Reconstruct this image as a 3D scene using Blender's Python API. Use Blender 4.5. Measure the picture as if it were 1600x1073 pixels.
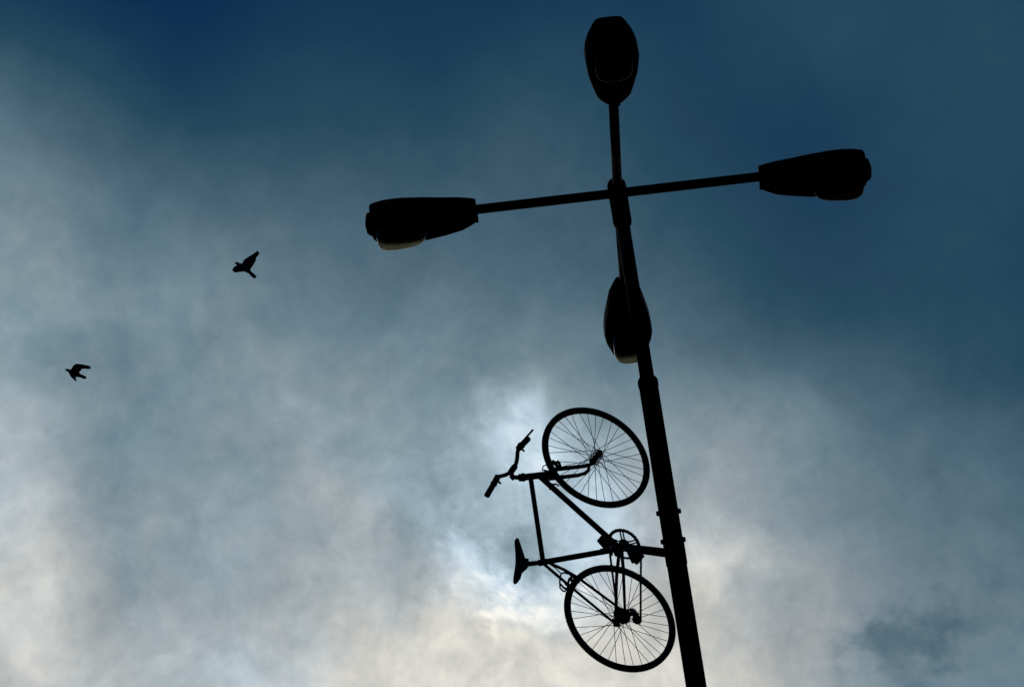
import bpy, bmesh, math, random
from mathutils import Vector, Matrix
random.seed(7)
scene = bpy.context.scene
for o in list(bpy.data.objects):
    bpy.data.objects.remove(o)
col = scene.collection
R = math.radians
PI = math.pi

# ------------------------------------------------------------------ camera
EYE = 1.6                                   # eye height of the photographer
CAM = Vector((0.0, -15.0274, EYE))
RIGHT = Vector((0.98669812, 0.12292116, -0.10638237))
UP = Vector((0.157116, -0.55309945, 0.81816597))
FWD = Vector((-0.04172988, 0.8239972, 0.56505507))
cam_d = bpy.data.cameras.new('camera')
cam_d.sensor_width = 36.0
cam_d.lens = 4792.25 / 1600 * 36
cam_d.clip_end = 20000
cam = bpy.data.objects.new('camera', cam_d)
m3 = Matrix((RIGHT, UP, -FWD)).transposed()
cam.matrix_world = Matrix.Translation(CAM) @ m3.to_4x4()
col.objects.link(cam)
scene.camera = cam

# ------------------------------------------------------------------ world: broken cloud lit from behind
SUN_AZ, SUN_EL = R(-3.2), R(29.5)           # azimuth from +Y towards +X, elevation
SUN_DIR = Vector((math.sin(SUN_AZ) * math.cos(SUN_EL), math.cos(SUN_AZ) * math.cos(SUN_EL), math.sin(SUN_EL)))


def lin(c):
    return tuple(((v / 255) / 12.92 if v / 255 <= .04045 else ((v / 255 + .055) / 1.055) ** 2.4) for v in c)


def sky_dir(az, el):
    a, e = R(az), R(el)
    return (math.sin(a) * math.cos(e), math.cos(a) * math.cos(e), math.sin(e))


world = bpy.data.worlds.new('World')
scene.world = world
world.use_nodes = True
world.cycles.sampling_method = 'MANUAL'
world.cycles.sample_map_resolution = 256
wt = world.node_tree
wt.nodes.clear()


def N(t, **kw):
    n = wt.nodes.new(t)
    for k, v in kw.items():
        setattr(n, k, v)
    return n


def math_node(op, a, b=None, clamp=False):
    n = N('ShaderNodeMath', operation=op, use_clamp=clamp)
    for i, v in enumerate((a, b)):
        if v is None:
            continue
        if isinstance(v, (int, float)):
            n.inputs[i].default_value = v
        else:
            wt.links.new(v, n.inputs[i])
    return n.outputs[0]


def vmath(op, a, b=None, scale=None):
    n = N('ShaderNodeVectorMath', operation=op)
    for i, v in enumerate((a, b)):
        if v is None:
            continue
        if isinstance(v, tuple):
            n.inputs[i].default_value = v
        else:
            wt.links.new(v, n.inputs[i])
    if scale is not None:
        n.inputs['Scale'].default_value = scale
    return n.outputs['Value'] if op in ('DISTANCE', 'DOT_PRODUCT', 'LENGTH') else n.outputs[0]


def noise(vec, scale, detail, rough, dist=0.0):
    n = N('ShaderNodeTexNoise')
    n.noise_dimensions = '3D'
    n.inputs['Scale'].default_value = scale
    n.inputs['Detail'].default_value = detail
    n.inputs['Roughness'].default_value = rough
    n.inputs['Distortion'].default_value = dist
    wt.links.new(vec, n.inputs['Vector'])
    return n


tc = N('ShaderNodeTexCoord')
D0 = vmath('NORMALIZE', tc.outputs['Generated'])


def warp(vec, scale, amp, detail=4, rough=.55):
    n = noise(vec, scale, detail, rough)
    c = vmath('SUBTRACT', n.outputs['Color'], (.5, .5, .5))
    return vmath('ADD', vec, vmath('SCALE', c, scale=amp))


D_soft = warp(D0, 14, .030, 2)
D_wisp = warp(D_soft, 55, .022, 4, .6)
D_rag = warp(D_soft, 75, .046, 6, .58)


def lobe(vec, az, el, deg, amp):
    d = vmath('DISTANCE', vec, sky_dir(az, el))
    m = N('ShaderNodeMapRange', interpolation_type='SMOOTHERSTEP')
    m.inputs['From Min'].default_value = 0
    m.inputs['From Max'].default_value = R(deg)
    m.inputs['To Min'].default_value = amp
    m.inputs['To Max'].default_value = 0
    wt.links.new(d, m.inputs['Value'])
    return m.outputs[0]


def ramp(val, stops, interp='LINEAR'):
    n = N('ShaderNodeValToRGB')
    cr = n.color_ramp
    cr.interpolation = interp
    while len(cr.elements) < len(stops):
        cr.elements.new(.5)
    for e, (p, c) in zip(cr.elements, stops):
        e.position = p
        e.color = (*c, 1)
    wt.links.new(val, n.inputs[0])
    return n.outputs[0]


# the glow that spreads from the hidden sun through the cloud sheet (angle from its centre, radians)
g = vmath('DISTANCE', D_soft, sky_dir(-5.6, 26.3))
glow_stops = [(0, .84), (.055, .80), (.11, .68), (.16, .535), (.205, .40), (.245, .30), (.29, .215), (.36, .18), (.6, .20), (1, .22)]
t = ramp(g, [(p, (v, v, v)) for p, v in glow_stops], 'B_SPLINE')
LOBES = '''
w -14.011 33.863 2.391 .05
w -14.273 31.159 2.033 .03
w -13.689 30.087 1.674 .03
w -14.110 29.163 1.435 -.04
w -12.650 32.647 1.435 -.05
w -12.327 30.391 1.315 -.05
w -9.094 31.529 1.793 .04
w -8.642 28.651 1.793 .04
w 2.324 31.872 2.033 .05
w 1.775 30.264 2.033 .04
w 0.690 29.699 0.956 .08
w 1.568 29.933 0.956 .07
w -2.593 32.860 1.435 .20
r -2.590 33.426 0.837 .06
w -3.216 32.350 1.315 .07
r -2.533 32.154 1.076 .05
w -1.280 31.163 1.315 .09
w -2.071 31.499 1.793 .07
r -4.477 30.822 0.956 .10
r -4.000 30.330 0.837 .05
r -4.758 30.167 0.956 .06
r -3.825 29.594 1.016 .20
w -4.686 29.861 0.897 .05
r -2.738 29.475 0.956 .14
w -2.055 30.295 1.435 .06
w -3.151 30.420 1.076 -.10
r -3.408 31.048 0.956 -.05
r -2.754 30.736 0.837 .05
w -5.737 30.319 1.674 -.03
w -6.658 32.072 1.435 .04
w -5.063 29.063 1.435 -.05
r 4.630 27.645 1.315 -.065
r 4.137 28.148 0.956 -.04
r 5.295 27.889 1.076 -.045
r 6.191 27.967 0.956 -.04
r 3.576 27.762 0.837 -.04
r 3.483 27.956 1.076 -.03
r 4.161 27.366 1.315 -.04
w -5.672 34.389 1.196 .03
w -7.354 33.562 1.674 .03
w -9.319 35.835 1.315 .02
w -13.540 35.626 1.315 .03
w -12.736 34.070 1.793 -.02
w -11.592 30.124 2.033 -.05
w -12.410 31.693 1.435 -.04
r -11.156 29.395 1.435 .03
r -5.875 29.139 1.435 .03
r -7.419 30.103 1.315 .03
r -9.900 31.934 1.435 -.025
w 2.354 31.021 1.435 -.03
w 0.935 28.824 1.435 -.03
w -12.856 34.665 1.554 -.04
w -5.157 28.299 1.793 .04
w -10.205 29.461 1.674 .05
r -3.897 29.566 0.717 .06
s -15.207 41.850 5.619 -0.055
s -11.471 41.829 5.619 0.053
s -7.698 41.686 5.619 -0.040
s -0.169 41.025 5.619 -0.104
s 3.523 40.513 5.619 -0.018
s -15.226 39.636 5.619 0.065
s -11.599 39.601 5.619 -0.094
s -7.937 39.452 5.619 -0.070
s -4.267 39.185 5.619 0.032
s -0.621 38.803 5.619 0.019
s 2.974 38.311 5.619 0.083
s 6.490 37.715 5.619 0.026
s 10.185 36.963 5.619 0.052
s -15.244 37.408 5.619 0.147
s -11.720 37.359 5.619 0.022
s -8.162 37.203 5.619 0.077
s -4.595 36.938 5.619 -0.112
s 2.454 36.092 5.619 -0.183
s 5.885 35.521 5.619 -0.071
s -15.260 35.173 5.619 0.073
s -11.835 35.109 5.619 -0.042
s -8.374 34.946 5.619 0.042
s -4.905 34.683 5.619 -0.085
s -1.452 34.321 5.619 0.036
s 5.310 33.318 5.619 0.076
s 8.843 32.636 5.619 -0.048
s -15.276 32.939 5.619 0.035
s -11.943 32.859 5.619 -0.027
s -8.576 32.689 5.619 -0.028
s -5.199 32.426 5.619 0.065
s -1.835 32.073 5.619 -0.012
s 1.493 31.633 5.619 -0.028
s 4.764 31.111 5.619 -0.095
s 8.220 30.463 5.619 -0.013
s -15.292 30.710 5.619 0.180
s -8.767 30.438 5.619 -0.047
s -5.477 30.176 5.619 -0.106
s -2.198 29.832 5.619 -0.017
s 1.048 29.408 5.619 0.082
s 7.626 28.294 5.619 0.112
s -15.306 28.495 5.619 0.015
s -12.142 28.386 5.619 0.015
s -8.948 28.200 5.619 -0.045
s -5.742 27.939 5.619 0.171
s -2.544 27.603 5.619 -0.046
s 0.625 27.195 5.619 0.069
s 3.748 26.719 5.619 -0.084
'''
for ln in LOBES.strip().splitlines():
    k, az, el, deg, amp = ln.split()
    t = math_node('ADD', t, lobe({'w': D_wisp, 'r': D_rag, 's': D_soft}[k], float(az), float(el), float(deg), float(amp)))
# fine mottling of the cloud sheet, stronger where it is thick and bright
fb = noise(D_soft, 38, 6, .58, .3)
fb2 = noise(D0, 130, 6, .62, .35)
mott = math_node('ADD', math_node('MULTIPLY', math_node('SUBTRACT', fb.outputs['Fac'], .5), .48),
                 math_node('MULTIPLY', math_node('SUBTRACT', fb2.outputs['Fac'], .5), .26))
gain = math_node('MULTIPLY', math_node('SUBTRACT', t, .16), 1.0, clamp=True)
gain = math_node('ADD', gain, lobe(D_soft, -3.2, 30.6, 4.5, .3))
t = math_node('ADD', t, math_node('MULTIPLY', mott, gain), clamp=True)
cool = ramp(t, [(p, lin(c)) for p, c in (
    (.0, (0, 14, 36)), (.176, (4, 45, 78)), (.225, (20, 58, 84)), (.28, (36, 72, 92)), (.40, (74, 103, 120)), (.50, (102, 128, 142)),
    (.60, (130, 153, 163)), (.70, (158, 179, 191)), (.80, (184, 205, 220)), (.90, (214, 231, 242)), (1.0, (246, 250, 250)))])
warm = ramp(t, [(p, lin(c)) for p, c in (
    (.0, (0, 14, 38)), (.176, (6, 45, 82)), (.225, (24, 58, 88)), (.28, (39, 72, 93)), (.40, (80, 103, 117)), (.50, (111, 128, 138)),
    (.60, (145, 153, 158)), (.70, (176, 179, 178)), (.80, (206, 205, 199)), (.90, (233, 230, 220)), (1.0, (252, 249, 238)))])
hue_n = noise(D_soft, 30, 4, .5)
hue = ramp(hue_n.outputs['Fac'], [(.36, (0, 0, 0)), (.64, (1, 1, 1))])
warm_l = math_node('ADD', lobe(D_soft, -3, 26.0, 10.5, 1.2), lobe(D_soft, -14.5, 29.5, 5, .75))
warm_l = math_node('ADD', warm_l, lobe(D_soft, 5, 29, 3.4, .3))
warm_l = math_node('SUBTRACT', warm_l, lobe(D_soft, -3.1, 31.4, 3.4, 1.6))
huef = math_node('ADD', math_node('MULTIPLY', hue, .35), warm_l, clamp=True)
mixc = N('ShaderNodeMix', data_type='RGBA')
wt.links.new(huef, mixc.inputs['Factor'])
wt.links.new(cool, mixc.inputs['A'])
wt.links.new(warm, mixc.inputs['B'])
bg_cloud = N('ShaderNodeBackground')
wt.links.new(mixc.outputs['Result'], bg_cloud.inputs['Color'])
bg_cloud.inputs['Strength'].default_value = 1.0
skyt = N('ShaderNodeTexSky', sky_type='NISHITA', sun_disc=False)
skyt.sun_elevation = SUN_EL
skyt.sun_rotation = SUN_AZ
bg_sky = N('ShaderNodeBackground')
wt.links.new(skyt.outputs[0], bg_sky.inputs['Color'])
bg_sky.inputs['Strength'].default_value = .05
mixs = N('ShaderNodeMixShader')             # the clear sky shows only faintly through the cloud sheet
mixs.inputs[0].default_value = .992
wt.links.new(bg_sky.outputs[0], mixs.inputs[1])
wt.links.new(bg_cloud.outputs[0], mixs.inputs[2])
wo = N('ShaderNodeOutputWorld')
wt.links.new(mixs.outputs[0], wo.inputs['Surface'])

# ------------------------------------------------------------------ sun behind the cloud
sd = bpy.data.lights.new('sun', 'SUN')
sd.energy = .5
sd.angle = R(40)
sd.color = (1, .95, .87)
so = bpy.data.objects.new('sun', sd)
so.rotation_euler = (-SUN_DIR).to_track_quat('-Z', 'Y').to_euler()
so.location = (0, 0, 30)
col.objects.link(so)

scene.view_settings.view_transform = 'Standard'
scene.view_settings.look = 'None'
scene.view_settings.gamma = 1
scene.view_settings.exposure = 0
scene.view_settings.use_curve_mapping = False


# ------------------------------------------------------------------ materials
def material(name, base, rough=.5, metal=0.0, spec=.3, var=.3, nscale=40, bump=0.0, transmission=0.0, ior=1.45):
    m = bpy.data.materials.new(name)
    m.use_nodes = True
    nt = m.node_tree
    b = nt.nodes['Principled BSDF']
    b.inputs['Roughness'].default_value = rough
    b.inputs['Metallic'].default_value = metal
    b.inputs['Specular IOR Level'].default_value = spec
    b.inputs['IOR'].default_value = ior
    b.inputs['Transmission Weight'].default_value = transmission
    c = nt.nodes.new('ShaderNodeTexCoord')
    n = nt.nodes.new('ShaderNodeTexNoise')
    n.inputs['Scale'].default_value = nscale
    n.inputs['Detail'].default_value = 5
    nt.links.new(c.outputs['Object'], n.inputs['Vector'])
    r = nt.nodes.new('ShaderNodeValToRGB')
    r.color_ramp.elements[0].position = .3
    r.color_ramp.elements[1].position = .7
    r.color_ramp.elements[0].color = (*[v * (1 - var) for v in base], 1)
    r.color_ramp.elements[1].color = (*[min(1, v * (1 + var)) for v in base], 1)
    nt.links.new(n.outputs['Fac'], r.inputs[0])
    nt.links.new(r.outputs[0], b.inputs['Base Color'])
    if bump:
        bn = nt.nodes.new('ShaderNodeBump')
        bn.inputs['Strength'].default_value = bump
        bn.inputs['Distance'].default_value = .002
        nt.links.new(n.outputs['Fac'], bn.inputs['Height'])
        nt.links.new(bn.outputs[0], b.inputs['Normal'])
    return m


M_POST = material('black_post_paint', (.007, .007, .007), .65, spec=.02, nscale=30, bump=.2)
M_HEAD = material('dark_lamp_housing', (.007, .007, .007), .65, spec=.02, nscale=50, bump=.2)
M_FRAME = material('black_bike_paint', (.008, .008, .008), .55, spec=.08, nscale=60)
M_STEEL = material('dark_weathered_steel', (.02, .02, .02), .5, metal=.5, spec=.12, nscale=200)
M_RUBBER = material('black_rubber', (.012, .012, .012), .85, spec=.1, nscale=120, bump=.3)
M_BIRD = material('dark_plumage', (.012, .012, .014), .9, spec=.05, nscale=60)
M_LENS = material('clouded_lamp_glass', (.15, .16, .125), .3, transmission=1.0, ior=1.2, spec=.1, var=.12, nscale=25)
M_LENS_DARK = material('dark_lamp_glass', (.03, .03, .025), .55, transmission=1.0, ior=1.1, spec=.05, var=.3, nscale=25)  # darker, rougher glass tint, given to the right and near heads
M_GROUND = material('asphalt_ground', (.05, .05, .05), .9, spec=.2, var=.25, nscale=6, bump=.3)
M_BOLT = material('zinc_bolt', (.05, .05, .05), .5, metal=.7, spec=.2, nscale=200)


# ------------------------------------------------------------------ mesh helpers
class MB:
    def __init__(s):
        s.v, s.f, s.sm = [], [], []

    def add(s, vs, fs, smooth=True):
        k = len(s.v)
        s.v += [tuple(v) for v in vs]
        for f in fs:
            s.f.append(tuple(i + k for i in f))
            s.sm.append(smooth and len(f) == 4)
        return s

    def path(s, pts, rad, n=14, closed=False, up=None, flat=1.0, caps=True):
        """tube along a polyline; rad a number or a list; flat squeezes it along the second axis"""
        pts = [Vector(p) for p in pts]
        m = len(pts)
        rs = rad if isinstance(rad, (list, tuple)) else [rad] * m
        T = []
        for i in range(m):
            if closed:
                a, b = pts[i - 1], pts[(i + 1) % m]
            else:
                a, b = pts[max(0, i - 1)], pts[min(m - 1, i + 1)]
            T.append((b - a).normalized())
        x = Vector(up) if up else (Vector((0, 0, 1)) if abs(T[0].z) < .9 else Vector((1, 0, 0)))
        vs, fs = [], []
        for i in range(m):
            x = (x - T[i] * x.dot(T[i])).normalized()
            y = T[i].cross(x)
            for k in range(n):
                a = 2 * PI * k / n
                vs.append(pts[i] + x * math.cos(a) * rs[i] + y * math.sin(a) * rs[i] * flat)
        for i in range(m if closed else m - 1):
            j = (i + 1) % m
            for k in range(n):
                q = (k + 1) % n
                fs.append((i * n + k, i * n + q, j * n + q, j * n + k))
        if caps and not closed:
            fs.append(tuple(reversed(range(n))))
            fs.append(tuple(range((m - 1) * n, m * n)))
        return s.add(vs, fs)

    def rod(s, a, b, r, r2=None, n=14):
        return s.path([a, b], [r, r if r2 is None else r2], n)

    def lathe(s, o, axis, prof, n=32, closed=False):
        """revolve (distance along axis, radius) round the axis through o"""
        o, ax = Vector(o), Vector(axis).normalized()
        x = ax.orthogonal().normalized()
        y = ax.cross(x)
        vs, fs = [], []
        m = len(prof)
        for d, r in prof:
            for k in range(n):
                a = 2 * PI * k / n
                vs.append(o + ax * d + (x * math.cos(a) + y * math.sin(a)) * r)
        for i in range(m if closed else m - 1):
            j = (i + 1) % m
            for k in range(n):
                q = (k + 1) % n
                fs.append((i * n + k, i * n + q, j * n + q, j * n + k))
        if not closed:
            fs.append(tuple(reversed(range(n))))
            fs.append(tuple(range((m - 1) * n, m * n)))
        return s.add(vs, fs)

    def box(s, c, x, y, z, hx, hy, hz):
        c, x, y, z = Vector(c), Vector(x).normalized(), Vector(y).normalized(), Vector(z).normalized()
        vs = [c + x * hx * i + y * hy * j + z * hz * k for i in (-1, 1) for j in (-1, 1) for k in (-1, 1)]
        fs = [(0, 1, 3, 2), (4, 6, 7, 5), (0, 4, 5, 1), (2, 3, 7, 6), (0, 2, 6, 4), (1, 5, 7, 3)]
        return s.add(vs, fs, False)

    def loft(s, rings, caps=True, smooth=True):
        n = len(rings[0])
        vs = [p for r in rings for p in r]
        fs = []
        for i in range(len(rings) - 1):
            for k in range(n):
                q = (k + 1) % n
                fs.append((i * n + k, i * n + q, (i + 1) * n + q, (i + 1) * n + k))
        if caps:
            fs.append(tuple(reversed(range(n))))
            fs.append(tuple(range((len(rings) - 1) * n, len(rings) * n)))
        return s.add(vs, fs, smooth)

    def mesh(s, name):
        me = bpy.data.meshes.new(name)
        me.from_pydata(s.v, [], s.f)
        bm = bmesh.new()
        bm.from_mesh(me)
        bmesh.ops.recalc_face_normals(bm, faces=bm.faces)
        bm.to_mesh(me)
        bm.free()
        me.polygons.foreach_set('use_smooth', s.sm)
        me.update()
        return me

    def build(s, name, mat, parent=None):
        me = s.mesh(name)
        me.materials.append(mat)
        return link(name, me, parent)


def link(name, data, parent=None):
    o = bpy.data.objects.new(name, data)
    col.objects.link(o)
    if parent:
        o.parent = parent
    return o


def tag(o, label=None, cat=None, group=None, kind=None):
    for k, v in (('label', label), ('category', cat), ('group', group), ('kind', kind)):
        if v:
            o[k] = v
    return o


# ------------------------------------------------------------------ ground
gm = MB()
rings = [0.6, 3, 10, 40, 200, 1000, 5000]
n = 48
gv = [(0, 0, 0)] + [(r * math.cos(2 * PI * k / n), r * math.sin(2 * PI * k / n), 0) for r in rings for k in range(n)]
gf = [(0, 1 + k, 1 + (k + 1) % n) for k in range(n)]
for i in range(len(rings) - 1):
    for k in range(n):
        q = (k + 1) % n
        gf.append((1 + i * n + k, 1 + (i + 1) * n + k, 1 + (i + 1) * n + q, 1 + i * n + q))
gm.add(gv, gf, False)
tag(gm.build('ground', M_GROUND), 'dark asphalt ground around the foot of the lamp post', kind='structure')

# ------------------------------------------------------------------ lamp post
H = 11.2814 + EYE                           # height of the crossed arms
AZ = .0743
POST_R, TOP_R, ARM_R = .0567, .0425, .0295
post = link('lamp_post', None)
tag(post, 'tall black street lamp post carrying four lamp heads on crossed arms', 'lamp post')
Z = (0, 0, 1)
zs = 9.87 + EYE                             # where the shaft steps to a thinner tube
MB().lathe((0, 0, .03), Z, [(0, .085), (.25, .085), (.9, .083), (1.0, POST_R), (zs - .05, POST_R), (zs - .045, POST_R + .0035),
                            (zs - .012, POST_R + .0035), (zs + .004, POST_R - .004), (zs + .008, TOP_R)], 40).build('lower_shaft', M_POST, post)
MB().lathe((0, 0, zs + .02), Z, [(0, TOP_R), (H - zs - .24, TOP_R)], 36).build('upper_shaft', M_POST, post)
MB().lathe((0, 0, H - .245), Z, [(0, TOP_R), (.004, TOP_R + .010), (.022, .0575), (.035, .0575), (.17, .0575), (.175, .0585), (.3, .0585),
                                 (.32, .055), (.338, .042), (.347, .022), (.35, .004)], 36).build('top_socket', M_POST, post)
MB().lathe((0, 0, 0.001), Z, [(0, .2), (.03, .2)], 4).build('base_plate', M_POST, post)
for i in range(4):
    a = PI / 2 * i
    MB().lathe((.12 * math.cos(a), .12 * math.sin(a), .03), Z, [(0, .022), (.018, .022), (.0182, .011), (.05, .011)], 6).build('anchor_bolt', M_BOLT, post)


def superring(s, w, zt, zb, e_top, e_bot, n=40):
    out = []
    for k in range(n):
        a = 2 * PI * k / n
        c, d = math.cos(a), math.sin(a)
        e = e_top if d >= 0 else e_bot
        yy = w * math.copysign(abs(c) ** (2 / e), c)
        zz = (zt if d >= 0 else zb) * abs(d) ** (2 / e)
        out.append((s, yy, zz))
    return out


# head shape: x runs outwards along the arm from the joint, z up
ST = [(0, .054, .050, -.060, 7, 7), (.012, .058, .054, -.064, 6, 7), (.05, .080, .056, -.074, 4, 7), (.10, .104, .058, -.084, 3, 7), (.20, .124, .062, -.094, 2.7, 7),
      (.32, .146, .070, -.099, 2.6, 7), (.45, .157, .082, -.100, 2.6, 6), (.52, .149, .090, -.100, 2.7, 6), (.58, .131, .094, -.100, 3, 6),
      (.635, .104, .094, -.099, 3.5, 6), (.655, .092, .090, -.094, 4, 5), (.664, .080, .076, -.082, 4, 4)]


def head_housing(k=1.0):
    m = MB()
    m.loft([superring(s * k, *r) for s, *r in ST])
    return m


def head_lens(k=1.0):
    m = MB()
    outer, inner = [], []
    n = 40
    cx, hx, hy, dep = .482 * k, .158 * k, .112, .068

    prof = [(1, 0), (.99, .3), (.975, .6), (.95, .82), (.91, .94), (.84, .99), (.6, 1.0), (.3, 1.0), (.02, 1.0)]   # shallow box with rounded edges

    def ring(q, sh):
        rr, dd = prof[q]
        out = []
        for i in range(n):
            a = 2 * PI * i / n
            c, d = math.cos(a), math.sin(a)
            x = math.copysign(abs(c) ** .7, c) * (hx - sh) * rr
            y = math.copysign(abs(d) ** .7, d) * (hy - sh) * rr
            out.append((cx + x, y, -.097 - (dep - sh) * dd * (1 + .2 * x / hx)))
        return out
    qs = list(range(len(prof)))
    outer = [ring(q, 0) for q in qs]
    inner = [ring(q, .0035) for q in reversed(qs)]
    m.loft(outer + inner, caps=False)
    # close the two small pole holes and the rim
    nn = len(outer) * n
    m.f.append(tuple(range((len(outer) - 1) * n, len(outer) * n)))
    m.sm.append(False)
    m.f.append(tuple(reversed(range(nn, nn + n))))
    m.sm.append(False)
    # the loft joins the outer pole to the inner pole: drop those faces
    bad = set()
    for i, f in enumerate(m.f):
        if len(f) == 4 and any(v < nn for v in f) and any(v >= nn for v in f):
            bad.add(i)
    m.f = [f for i, f in enumerate(m.f) if i not in bad]
    m.sm = [f for i, f in enumerate(m.sm) if i not in bad]
    last = nn + (len(inner) - 1) * n
    for i in range(n):
        q = (i + 1) % n
        m.f.append((i, q, last + q, last + i))
        m.sm.append(False)
    return m


for ang, JOINT, k, droop, glass in ((AZ + PI, .87, .98, 0, M_LENS), (AZ, .87, .985, .035, M_LENS_DARK), (AZ - .008 - PI / 2, .945, .94, .01, M_LENS_DARK), (AZ - .022 + PI / 2, .945, 1.06, .015, M_LENS)):
    d = Vector((math.cos(ang), math.sin(ang), 0))
    MB().rod(Vector((0, 0, H)) + d * .05, Vector((0, 0, H)) + d * (JOINT + .06), ARM_R, n=20).build('arm', M_POST, post)
    hd = head_housing(k).build('lamp_head', M_HEAD, post)
    hd.location = Vector((0, 0, H)) + d * JOINT
    hd.rotation_euler = (0, droop, ang)
    head_lens(k).build('lens', glass, hd)
    rim = MB()                                              # frame that holds the bowl
    pts = []
    for i in range(48):
        a = 2 * PI * i / 48
        c, s_ = math.cos(a), math.sin(a)
        pts.append((.482 * k + math.copysign(abs(c) ** .7, c) * .164 * k, math.copysign(abs(s_) ** .7, s_) * .118, -.100))
    rim.path(pts, .010, 8, closed=True)
    rim.build('lens_frame', M_HEAD, hd)
    la = MB()                                               # latch at the outer end
    la.path([(.658 * k, 0, .045), (.676 * k, 0, .03), (.683 * k, 0, -.02), (.680 * k, 0, -.06), (.655 * k, 0, -.088)], [.012, .016, .017, .016, .012], 10, flat=3.2, up=(1, 0, 0))
    la.build('latch', M_HEAD, hd)
    hg = MB()
    hg.box((.004, 0, -.064), (1, 0, 0), (0, 1, 0), (0, 0, 1), .008, .034, .012)
    hg.build('hinge', M_HEAD, hd)

# ------------------------------------------------------------------ bicycle, nose up along the post
BAZ = .5205
HV = Vector((-math.cos(BAZ), -math.sin(BAZ), 0))            # bicycle's own "up": away from the post
HUB = HV * .4089 + Vector((0, 0, 8.2432 + EYE))             # rear hub in the world
bike = link('bicycle', None)
tag(bike, 'black bicycle fixed nose up against the lamp post, wheels towards the post', 'bicycle')
RAD = .335
nv = Vector((0, 0, 1)).cross(HV)                            # towards the drive side
bm4 = Matrix((Vector((0, 0, 1)), -nv, HV)).transposed().to_4x4()
bike.matrix_world = Matrix.Translation(HUB - HV * RAD) @ bm4


def V(f, u, n=0.0):
    """forward, up, drive-side offset -> the bicycle's local space (origin at rear tyre contact)"""
    return Vector((f, -n, u + RAD))


NX = Vector((0, -1, 0))                                     # drive-side direction in local space
REAR, FRONT, BBK = (0, 0), (1.054, .004), (.455, -.067)


def wheel(cf, cu, front):
    w = link('wheel', None, bike)
    w.location = V(cf, cu)
    tag(w, 'front wheel at the top' if front else 'rear wheel with chain and sprockets')
    ty = MB()
    ty.lathe((0, 0, 0), NX, [(.0165 * math.cos(a), .3177 + .0165 * math.sin(a)) for a in [2 * PI * i / 12 for i in range(12)]], 96, closed=True)
    for i in range(150):                                    # tread blocks
        for sd_, off in ((-1, 0), (1, .5)):
            a = 2 * PI * (i + off) / 150
            rd = Vector((math.cos(a), 0, math.sin(a)))
            tg = Vector((-math.sin(a), 0, math.cos(a)))
            ty.box(rd * .3337 + NX * sd_ * .004, rd, tg, NX, .0007, .0048, .0045)
    ty.build('tyre', M_RUBBER, w)
    MB().lathe((0, 0, 0), NX, [(-.010, .308), (.010, .308), (.0105, .303), (.006, .2975), (-.006, .2975), (-.0105, .303)], 96, closed=True).build('rim', M_STEEL, w)
    hb = MB()
    hw = .031
    fr = .031
    hb.lathe((0, 0, 0), NX, [(-.065, .005), (-.05, .005), (-.0499, .009), (-hw, .012), (-.02, .014), (.02, .014), (hw, .012), (.0499, .009), (.05, .005), (.065, .005)], 16)
    for s_ in (-1, 1):                                      # drilled flanges
        o = NX * hw * s_
        hb.lathe(o, NX, [(-.0016, .0265), (.0016, .0265), (.0016, fr), (-.0016, fr)], 36, closed=True)
        hb.lathe(o, NX, [(-.0016, .0118), (.0016, .0118), (.0016, .0195), (-.0016, .0195)], 36, closed=True)
        for k in range(9):
            a = 2 * PI * k / 9
            rd = Vector((math.cos(a), 0, math.sin(a)))
            hb.box(o + rd * .023, rd, NX, rd.cross(NX), .0042, .0015, .0045)
        hb.lathe(NX * .058 * s_, NX, [(-.005, .010), (.005, .010)], 6)
    hb.build('hub', M_STEEL, w)
    # 36 laced spokes, four mesh kinds shared by all
    for side in (-1, 1):
        for sweep in (-1, 1):
            a = sweep * R(58)
            p0 = Vector((math.cos(a) * .0288, 0, math.sin(a) * .0288)) + NX * side * (hw + .001 * sweep)
            p1 = Vector((.297, 0, 0)) + NX * side * .002
            me = MB().rod(p0, p1, .0018, n=5).mesh('spoke')
            me.materials.append(M_STEEL)
            for k in range(9):
                i = 4 * k + (0 if side < 0 else 1) + (0 if sweep < 0 else 2)
                o = link('spoke', me, w)
                o.rotation_euler = (0, -(2 * PI * i / 36 + R(3 if front else 8)), 0)
    vl = R(117 if front else 355)
    rd = Vector((math.cos(vl), 0, math.sin(vl)))
    MB().rod(rd * .268, rd * .297, .0026, .0032, 8).build('valve', M_STEEL, w)
    return w


fw_ = wheel(*FRONT, True)
rw_ = wheel(*REAR, False)

# frame
lug_s, head_t, head_b = (.303, .425), (.8515, .472), (.8865, .340)
hax = (V(*head_t) - V(*head_b)).normalized()
st_ax = (V(*lug_s) - V(*BBK)).normalized()
fo = link('frame', None, bike)
MB().rod(V(*BBK, -.036), V(*BBK, .036), .021, n=20).build('bottom_bracket_shell', M_FRAME, fo)
MB().rod(V(*head_b) - hax * .006, V(*head_t), .0195, n=18).build('head_tube', M_FRAME, fo)
MB().rod(V(*lug_s) - st_ax * .02, V(*lug_s) + st_ax * .028, .0185, n=18).build('seat_lug', M_FRAME, fo)
MB().rod(V(*BBK), V(*lug_s), .0163, n=18).build('seat_tube', M_FRAME, fo)
tt0, tt1 = V(.3, .427), V(.849, .436)
MB().rod(tt0, tt1, .0140, n=18).build('top_tube', M_FRAME, fo)
MB().rod(V(.868, .375), V(*BBK), .0165, n=18).build('down_tube', M_FRAME, fo)
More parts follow.
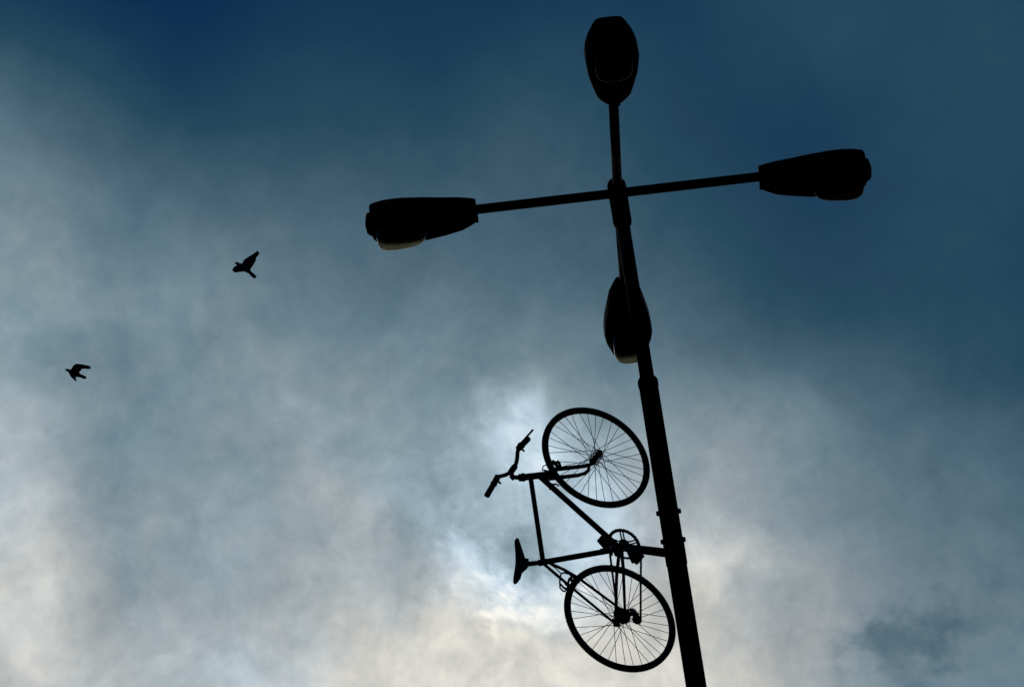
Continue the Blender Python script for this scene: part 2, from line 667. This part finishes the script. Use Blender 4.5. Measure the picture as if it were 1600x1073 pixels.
for s_ in (-1, 1):
    MB().path([V(.43, -.062, .020 * s_), V(.36, -.05, .032 * s_), V(.30, -.041, .045 * s_), V(.01, -.002, .063 * s_)], [.010, .010, .0095, .0075], 12).build('chain_stay', M_FRAME, fo)
    MB().path([V(.302, .418, .014 * s_), V(.245, .323, .038 * s_), V(.2, .255, .05 * s_), V(.006, .006, .064 * s_)], [.0085, .0085, .008, .007], 12).build('seat_stay', M_FRAME, fo)
    d_ = MB()
    d_.box(V(.002, -.004, .063 * s_), (1, 0, 0), (0, 0, 1), (0, 1, 0), .02, .017, .003)
    d_.build('dropout', M_FRAME, fo)
br = MB()
br.path([V(.205, .268, -.052), V(.215, .275, -.02), V(.217, .277, 0), V(.215, .275, .02), V(.205, .268, .052)], .007, 10)
br.build('stay_bridge', M_FRAME, fo)
for s_ in (-1, 1):
    MB().rod(V(.31, .400, .0165 * s_), V(.29, .442, .0165 * s_), .004, n=8).build('seat_clamp_bolt', M_BOLT, fo)
# shift levers and cable stops on the down tube
sl = MB()
dt_dir = (V(.868, .375) - V(*BBK)).normalized()
c0 = V(.868, .375) - dt_dir * .085
dn = dt_dir.cross(NX).normalized()
if dn.dot(Vector((1, 0, -1))) < 0:
    dn = -dn
sl.rod(c0 - NX * .022, c0 + NX * .026, .008, n=10)
sl.path([c0 + NX * .024, c0 + NX * .026 + dn * .014 + dt_dir * -.008, c0 + NX * .024 + dn * .022 - dt_dir * .03], [.006, .005, .004], 8)
sl.path([c0 - NX * .02, c0 - NX * .022 + dn * .02 - dt_dir * .01, c0 - NX * .022 + dn * .03 - dt_dir * .016], [.006, .005, .004], 8)
sl.build('shift_lever', M_STEEL, bike)

# headset and fork
MB().lathe(V(*head_b) - hax * .018, hax, [(0, .021), (.004, .0245), (.012, .0245), (.018, .020)], 24).build('headset_cup', M_STEEL, bike)
MB().lathe(V(*head_t), hax, [(0, .020), (.006, .0245), (.016, .0245), (.018, .019), (.026, .0215), (.034, .0215), (.036, .014)], 24).build('headset_nut', M_STEEL, bike)
crown = V(*head_b) - hax * .03
fk = MB()
fk.path([crown - NX * .052 - hax * .014, crown - NX * .03, crown, crown + NX * .03, crown + NX * .052 - hax * .014], [.013, .0155, .017, .0155, .013], 14)
fk.rod(crown, crown + hax * .02, .017, n=16)
fko = fk.build('fork', M_FRAME, bike)
for s_ in (-1, 1):
    p0 = crown - hax * .01 + NX * .05 * s_
    pts = [p0, p0 - hax * .10, p0 - hax * .2]
    e = V(*FRONT) + NX * .056 * s_
    pts += [p0 - hax * .245 + Vector((.008, 0, 0)), p0 - hax * .272 + Vector((.026, 0, 0)), e + Vector((-.026, 0, .022)), e]
    MB().path(pts, [.0125, .0122, .0112, .0105, .0098, .0092, .0085], 12).build('blade', M_FRAME, fko)
    d_ = MB()
    d_.box(e, (1, 0, 0), (0, 0, 1), (0, 1, 0), .013, .013, .003)
    d_.build('dropout', M_FRAME, fko)

# stem, bar, grips
st_top = V(.838, .548)
sm_ = MB()
sm_.path([V(*head_t) + hax * .03, st_top - hax * .012, st_top + Vector((.004, 0, .001)), V(.866, .551), V(.893, .541)], [.0128, .0128, .0150, .0125, .0145], 14)
sm_.rod(st_top - hax * .012 + Vector((-.013, 0, .004)), st_top + Vector((.012, 0, .009)), .013, n=12)
sm_.rod(V(.893, .541, -.026), V(.893, .541, .026), .0185, n=18)
sm_.rod(V(.913, .527, .012), V(.905, .515, .012), .005, n=8)
sm_.build('stem', M_STEEL, bike)
bar = []
for n_, f, u in ((0, .893, .541), (.05, .900, .541), (.085, .908, .548), (.13, .925, .562), (.155, .929, .566), (.18, .925, .568), (.285, .902, .574)):
    bar.append((n_, f, u))
pts = [V(f, u, -n_) for n_, f, u in reversed(bar[1:])] + [V(f, u, n_) for n_, f, u in bar]
MB().path(pts, .0118, 14, up=(0, 0, 1)).build('handlebar', M_STEEL, bike)
for s_ in (-1, 1):
    g_ = MB()
    a_, b_ = V(.921, .569, .198 * s_), V(.8985, .575, .302 * s_)
    ax = (b_ - a_).normalized()
    L = (b_ - a_).length
    prof = [(0, .0155), (.003, .0205), (.007, .0205), (.009, .0158)]
    k = 8
    for i in range(k):
        d0 = .012 + (L - .02) * i / k
        prof += [(d0, .0162), (d0 + .004, .0172), (d0 + .009, .0172)]
    prof += [(L - .003, .0175), (L, .013)]
    g_.lathe(a_, ax, prof, 16)
    g_.build('grip', M_RUBBER, bike)
    c_ = MB()
    cc = V(.926, .568, .172 * s_)
    c_.rod(cc - ax * .012, cc + ax * .012, .0185, n=14)
    c_.box(cc + Vector((.016, 0, -.006)), (1, 0, 0), ax, (0, 0, 1), .012, .012, .011)
    c_.rod(cc + Vector((-.008, 0, -.012)), cc + Vector((-.022, 0, -.028)), .006, n=8)
    c_.build('lever_clamp', M_STEEL, bike)
lv = MB()
lv.path([V(.944, .562, .172), V(.952, .556, .2), V(.944, .558, .26), V(.936, .56, .31), V(.930, .562, .347)], [.006, .0065, .006, .0058, .0062], 10)
lv.build('brake_lever', M_STEEL, bike)

# saddle and post
MB().rod(V(*lug_s) + st_ax * .01, V(.2735, .542), .0136, n=16).build('seat_post', M_STEEL, bike)
sa = MB()
SS = [(.160, .034, .604, .592), (.167, .058, .607, .586), (.185, .068, .607, .574), (.215, .066, .602, .556), (.25, .054, .595, .536), (.285, .042, .589, .530), (.32, .033, .586, .538),
      (.36, .026, .585, .544), (.40, .023, .585, .546), (.422, .020, .583, .549), (.434, .012, .577, .556)]
rings = []
for f, w, zt, zb in SS:
    w, zb = w * .82, zb + .011
    rg = []
    mid = zt - .013
    for k in range(20):
        a = 2 * PI * k / 20
        c, d = math.cos(a), math.sin(a)
        yy = w * math.copysign(abs(c) ** .75, c)
        uu = mid + (zt - mid) * d if d >= 0 else mid + (mid - zb) * -abs(d) ** .6
        rg.append(V(f, uu, yy))
    rings.append(rg)
sa.loft(rings)
sao = sa.build('saddle', M_RUBBER, bike)
for s_ in (-1, 1):
    MB().path([V(.40, .562, .012 * s_), V(.335, .553, .018 * s_), V(.27, .543, .02 * s_), V(.22, .560, .028 * s_), V(.2, .578, .035 * s_)], .0042, 8).build('rail', M_STEEL, sao)
cl = MB()
cl.box(V(.276, .537), (1, 0, 0), (0, 1, 0), (0, 0, 1), .022, .026, .011)
cl.rod(V(.276, .535, -.032), V(.276, .535, .032), .006, n=8)
cl.build('saddle_clamp', M_STEEL, sao)

# crankset
RNG = V(*BBK, .047)
CR = MB()
teeth = 46
prof_o, prof_i = [], []
for i in range(teeth * 4):
    a = 2 * PI * i / (teeth * 4)
    r = .0985 if i % 4 in (1, 2) else .0925
    prof_o.append((math.cos(a) * r, math.sin(a) * r))
    prof_i.append((math.cos(a) * .082, math.sin(a) * .082))
cnt = teeth * 4
vs = []
for off in (-.0018, .0018):
    vs += [RNG + Vector((x, 0, z)) + NX * off for x, z in prof_o] + [RNG + Vector((x, 0, z)) + NX * off for x, z in prof_i]
fs = []
for i in range(cnt):
    j = (i + 1) % cnt
    fs += [(i, j, cnt + j, cnt + i), (2 * cnt + i, 3 * cnt + i, 3 * cnt + j, 2 * cnt + j), (i, 2 * cnt + i, 2 * cnt + j, j), (cnt + i, cnt + j, 3 * cnt + j, 3 * cnt + i)]
CR.add(vs, fs, False)
CR.lathe(RNG, NX, [(-.008, .016), (-.008, .030), (.004, .034), (.010, .028), (.014, .014)], 24)
up_img = PI * .02                                           # one spider arm points along the frame's forward direction
for k in range(5):
    a = up_img + 2 * PI * k / 5
    rd = Vector((math.cos(a), 0, math.sin(a)))
    tg = rd.cross(NX)
    for q in (-1, 1):
        CR.box(RNG + rd * .057 + tg * .0085 * q, rd, tg, NX, .027, .0034, .0028)
CRo = CR.build('chainring', M_STEEL, bike)
CDIR = Vector((-.985, 0, -.17)).normalized()
CL = .124
for s_, dirn in ((1, CDIR), (-1, -CDIR)):
    a_ = V(*BBK, .058 * s_)
    b_ = V(*BBK, .076 * s_) + dirn * CL
    MB().path([a_ - dirn * .014, a_, (a_ + b_) / 2, b_, b_ + dirn * .013], [.011, .0145, .0115, .0105, .008], 12, flat=.7, up=tuple(dirn.cross(NX))).build('crank_arm', M_STEEL, bike)
    pc = b_ + NX * .054 * s_
    pd = MB()
    tilt = R(38)
    px_ = Vector((math.cos(tilt), 0, math.sin(tilt)))
    py_ = px_.cross(NX)
    pd.rod(b_, pc + NX * .045 * s_, .0065, n=10)
    for q in (-1, 1):
        pd.box(pc + px_ * .030 * q, px_, NX, py_, .004, .038, .012)
        pd.box(pc + NX * .036 * q, px_, NX, py_, .030, .004, .011)
        pd.box(pc + px_ * .011 * q, px_, NX, py_, .011, .034, .009)
    for q in range(4):
        pd.box(pc + px_ * .035 + NX * (-.03 + .02 * q), px_, NX, py_, .003, .004, .013)
    pd.build('pedal', M_RUBBER, bike)
MB().rod(V(*BBK, -.062), V(*BBK, .064), .010, n=14).build('bottom_bracket_axle', M_STEEL, bike)

# sprockets on the rear hub
for r_, n_ in ((.054, .026), (.048, .032), (.042, .038), (.036, .044)):
    sp = MB()
    tn = int(r_ * 480)
    o = V(0, 0, n_)
    vs = []
    for off in (-.001, .001):
        for i in range(tn * 2):
            a = PI * i / tn
            rr = r_ if i % 2 else r_ - .005
            vs.append(o + Vector((math.cos(a) * rr, 0, math.sin(a) * rr)) + NX * off)
    c2 = tn * 2
    fs = [tuple(reversed(range(c2))), tuple(range(c2, 2 * c2))] + [(i, (i + 1) % c2, c2 + (i + 1) % c2, c2 + i) for i in range(c2)]
    sp.add(vs, fs, False)
    sp.build('sprocket', M_STEEL, rw_).location = -V(0, 0)
dr = MB()
P1, P2 = V(.020, -.062, .047), V(-.024, -.076, .047)
dr.path([V(-.004, -.012, .066), V(-.012, -.034, .074), V(.006, -.052, .066), P1 + NX * .012], [.009, .012, .012, .008], 10)
for q in (-.008, .009):
    dr.path([P1 + NX * q, (P1 + P2) / 2 + NX * q + Vector((-.004, 0, -.006)), P2 + NX * q], [.012, .016, .018], 12, flat=.1, up=(1, 0, .3))
dr.lathe(P2 - NX * .010, NX, [(0, .021), (.001, .024), (.019, .024), (.02, .021)], 20)
dr.lathe(P1 - NX * .004, NX, [(0, .019), (.007, .019)], 18)
dr.path([P2 + Vector((.02, 0, -.008)) + NX * .004, P2 + Vector((.034, 0, -.018)) + NX * .004, P2 + Vector((.038, 0, -.004)) + NX * .004, P2 + Vector((.03, 0, .01)) + NX * .004], .003, 8)
dr.build('rear_derailleur', M_STEEL, bike)
fd = MB()
fc = V(.385, .024, .047)
for q in (-.009, .010):
    fd.box(fc + NX * q, (1, 0, -.12), NX, (.12, 0, 1), .020, .0012, .007)
fd.path([fc + NX * .0 + Vector((.02, 0, .012)), V(.40, .05, .03), V(.422, .05, .006)], [.006, .008, .008], 8)
fd.rod(V(.4215, .048) - st_ax * .010, V(.4215, .048) + st_ax * .010, .0185, n=16)
fd.build('front_derailleur', M_STEEL, bike)

# chain
NC = .047
path = []
for i in range(0, 25):                                      # round the front of the chainring, saddle side to post side
    a = R(93) - i / 24 * R(190)
    path.append((BBK[0] + .0965 * math.cos(a), BBK[1] + .0965 * math.sin(a)))
path += [(.36, -.158), (.2, -.133), (-.01, -.1025)]
for i in range(1, 9):
    a = R(-80) - i / 8 * R(150)
    path.append((-.024 + .0265 * math.cos(a), -.076 + .0265 * math.sin(a)))
path += [(.0, -.060), (.012, -.078), (.028, -.078), (.038, -.066), (.036, -.050), (.028, -.036)]
for i in range(1, 15):
    a = R(-40) - i / 14 * R(230)
    path.append((.037 * math.cos(a), .037 * math.sin(a)))
pp = [V(f, u, NC) for f, u in path]
pp.append(pp[0])
cum = [0]
for a_, b_ in zip(pp, pp[1:]):
    cum.append(cum[-1] + (b_ - a_).length)
tot = cum[-1]
nl = int(tot / .0127 / 2) * 2


def at(d):
    d %= tot
    for i in range(len(cum) - 1):
        if d <= cum[i + 1]:
            f = (d - cum[i]) / max(1e-9, cum[i + 1] - cum[i])
            return pp[i].lerp(pp[i + 1], f)
    return pp[-1]


ch = MB()
for i in range(nl):
    a_, b_ = at(i * tot / nl), at((i + 1) * tot / nl)
    ax = (b_ - a_).normalized()
    zz = ax.cross(NX)
    wd = .0038 if i % 2 else .0026
    for q in (-1, 1):
        ch.box((a_ + b_) / 2 + NX * wd * q, ax, NX, zz, (b_ - a_).length * .5 + .001, .0009, .0036)
        ch.box(a_ + NX * wd * q, ax, NX, zz, .0038, .00085, .0054)
    ch.rod(a_ - NX * .0045, a_ + NX * .0045, .0036, n=6)
tag(ch.build('chain', M_STEEL, bike), kind='stuff')

# rim brakes
for s_ in (-1, 1):                                          # front, on the fork
    b_ = MB()
    p0 = crown - hax * .045 + NX * .052 * s_ + Vector((.012, 0, 0))
    b_.rod(p0, p0 + Vector((.028, 0, .004)), .008, n=10)
    b_.path([p0 + Vector((.026, 0, 0)) + NX * .002 * s_, p0 + Vector((.028, 0, .035)) - NX * .004 * s_, p0 + Vector((.022, 0, .062)) - NX * .018 * s_], [.0075, .0065, .005], 10)
    b_.box(p0 + Vector((.030, 0, .016)) - NX * .024 * s_, (.75, 0, .65), NX, (-.65, 0, .75), .028, .008, .0065)
    b_.rod(p0 + Vector((.030, 0, .016)) - NX * .024 * s_, p0 + Vector((.030, 0, .016)) + NX * .012 * s_, .0055, n=8)
    b_.build('brake_arm', M_STEEL, bike)
    b_ = MB()                                               # rear, on the seat stays
    p0 = V(.195, .247, .053 * s_)
    b_.rod(p0, p0 + Vector((-.022, 0, .018)), .008, n=10)
    b_.path([p0 + Vector((-.02, 0, .016)) + NX * .003 * s_, p0 + Vector((.0, 0, .045)) + NX * .008 * s_, p0 + Vector((.022, 0, .067)) + NX * .003 * s_], [.0075, .0065, .005], 10)
    b_.box(p0 + Vector((-.01, 0, .028)) - NX * .026 * s_, (.7, 0, .7), NX, (-.7, 0, .7), .028, .007, .0065)
    b_.rod(p0 + Vector((-.012, 0, .03)) - NX * .024 * s_, p0 + Vector((-.012, 0, .03)) + NX * .014 * s_, .0055, n=8)
    b_.build('brake_arm', M_STEEL, bike)
bc = MB()
bc.path([V(.213, .312, .052), V(.232, .322, .03), V(.243, .325, 0), V(.232, .322, -.03), V(.213, .314, -.054), V(.19, .312, -.062), V(.172, .300, -.06), V(.165, .284, -.056)], .0048, 8)
bc.path([V(.242, .325, 0), V(.27, .355, .004), V(.285, .39, .012)], .003, 8)
bc.build('brake_cable', M_RUBBER, bike)
bc = MB()
bc.path([crown + Vector((.04, 0, .028)) + NX * .034, crown + Vector((.048, 0, .038)), crown + Vector((.04, 0, .028)) - NX * .034], .0032, 8)
bc.build('brake_cable', M_RUBBER, bike)

# ------------------------------------------------------------------ bracket that holds the bicycle
ZB = 8.2432 + EYE + .4655
bk = link('mounting_bracket', None)
tag(bk, 'short black steel bar and clamps joining the bicycle to the post', 'bracket')
bk.location = (0, 0, ZB)
b0, b1 = HV * (POST_R - .002), HV * (.4089 - .067 - .022)
MB().rod(b0, b1, .0262, .0225, 20).build('bar', M_POST, bk)
MB().lathe((0, 0, -.03), Z, [(-.035, POST_R + .0005), (-.035, POST_R + .004), (.105, POST_R + .004), (.105, POST_R + .0005)], 40, closed=True).build('sleeve', M_POST, bk)
AX = Vector((math.cos(AZ), math.sin(AZ), 0))
for dz in (.088, .277):
    MB().lathe((0, 0, dz), Z, [(-.012, POST_R + .0004), (-.012, POST_R + .0026), (.012, POST_R + .0026), (.012, POST_R + .0004)], 40, closed=True).build('clamp_band', M_POST, bk)
    for q in (-1, 1):
        b_ = MB()
        c_ = Vector((0, 0, dz)) + AX * q * (POST_R - .004)
        b_.lathe(c_, AX * q, [(0, .0165), (.006, .0165), (.0062, .015), (.016, .015), (.019, .010)], 12)
        b_.build('bolt', M_BOLT, bk)


# ------------------------------------------------------------------ birds: one continuous mesh each
def bird(center_px_dir, dist, body, wings, tail, label):
    """body: [(x,y,z,r)], wings: list of [(lead, trail, thick)], all metres in the bird's own axes"""
    m = MB()
    m.path([b[:3] for b in body], [b[3] for b in body], 12, up=(0, 0, 1))
    for wg in wings + [tail]:
        rings = []
        for lead, trail, th in wg:
            a, b = Vector(lead), Vector(trail)
            ch_ = (b - a)
            nrm = Vector((0, 0, 1)) if abs(ch_.normalized().z) < .9 else Vector((0, 1, 0))
            nrm = (nrm - ch_.normalized() * nrm.dot(ch_.normalized())).normalized()
            rings.append([a, a + ch_ * .25 + nrm * th, a + ch_ * .6 + nrm * th * .8, b, a + ch_ * .6 - nrm * th * .8, a + ch_ * .25 - nrm * th])
        m.loft(rings, smooth=False)
    me = m.mesh('pigeon')
    o = link('pigeon', me)
    md = o.modifiers.new('remesh', 'REMESH')
    md.mode = 'VOXEL'
    md.voxel_size = .0034
    dg = bpy.context.evaluated_depsgraph_get()
    me2 = bpy.data.meshes.new_from_object(o.evaluated_get(dg))
    o.modifiers.clear()
    o.data = me2
    me2.materials.clear()
    me2.materials.append(M_BIRD)
    me2.polygons.foreach_set('use_smooth', [True] * len(me2.polygons))
    o.matrix_world = Matrix.Translation(CAM + Vector(center_px_dir) * dist) @ m3.to_4x4()
    tag(o, label, 'bird', 'pigeons in flight')
    return o


S = 1 / 117.0


def b1(x, y, z=0.0):
    return ((x - 384) * S, (414 - y) * S, z)


bird((-0.12286379, 0.79593615, 0.59278169), 40,
     [(*b1(366.9, 411.2, .0), .004), (*b1(368.4, 411.0), .011), (*b1(370.5, 411.6), .020), (*b1(373.2, 413.0), .021), (*b1(377, 415.4), .035), (*b1(381.5, 418), .047),
      (*b1(386, 421.2), .040), (*b1(390, 425), .022), (*b1(394, 428.8), .014)],
     [[(b1(377.6, 412.5), b1(390.8, 422), .020), (b1(379.5, 408.5, -.01), b1(393.2, 418.3, -.01), .018), (b1(381.6, 405.2, -.03), b1(396, 414, -.03), .015), (b1(387.2, 401, -.06), b1(398.8, 408.6, -.06), .012),
       (b1(393.5, 397, -.09), b1(400, 402.2, -.09), .010), (b1(397.6, 393.8, -.11), b1(402.6, 399.2, -.11), .009), (b1(400.6, 391.6, -.12), b1(404, 396, -.12), .008)],
      [(b1(375, 414.5, .01), b1(383, 423.5, .01), .018), (b1(371, 413.9, .06), b1(380, 425, .06), .016), (b1(367.4, 416.6, .14), b1(376, 425.8, .12), .013), (b1(365.9, 420, .22), b1(372.8, 426.6, .2), .012), (b1(366.4, 423.6, .26), b1(371, 426.6, .25), .010)]],
     [(b1(388, 426.5, 0), b1(391, 422.3, 0), .014), (b1(392.6, 431.6), b1(396.4, 427), .012), (b1(396, 434.4), b1(400.2, 430.6), .009), (b1(397.6, 434.8), b1(400.4, 432), .008)],
     'dark bird with one long wing raised, higher of the two birds')


def b2(x, y, z=0.0):
    return ((x - 120) * S, (581 - y) * S, z)


bird((-0.1813726, 0.80360712, 0.56685057), 40,
     [(*b2(101.9, 577.7), .003), (*b2(103.5, 577.5), .011), (*b2(106, 578.2), .018), (*b2(109, 579.4), .020), (*b2(113, 581.5), .036), (*b2(117.5, 583.6), .043), (*b2(122, 585.5), .030), (*b2(127, 587.4), .014)],
     [[(b2(110.5, 578), b2(124.6, 583), .02), (b2(112.6, 574), b2(125, 580.4, -.02), .018), (b2(113.6, 571, -.05), b2(127, 578, -.05), .015), (b2(117.0, 568.2, -.09), b2(130, 577.4, -.09), .015),
       (b2(125, 569.0, -.13), b2(133, 577.2, -.13), .014), (b2(132, 570.6, -.16), b2(137, 577, -.16), .013), (b2(137, 572, -.18), b2(139, 576.4, -.18), .011)],
      [(b2(107, 581.6, .0), b2(120.6, 587, .0), .018), (b2(109.5, 584.6, .05), b2(120.4, 588, .05), .016), (b2(112.8, 588.4, .11), b2(121, 589.6, .11), .015), (b2(117.8, 592, .17), b2(122.3, 591.8, .17), .011), (b2(121.6, 594.6, .21), b2(123.8, 594.8, .21), .009)]],
     [(b2(121, 588.2), b2(124, 583.2), .016), (b2(126, 589.6), b2(129, 585.2), .010), (b2(131, 591.7), b2(134.3, 587.8), .006), (b2(132.8, 591.6), b2(135.2, 589), .005)],
     'dark bird with swept wings, lower and left of the two birds')
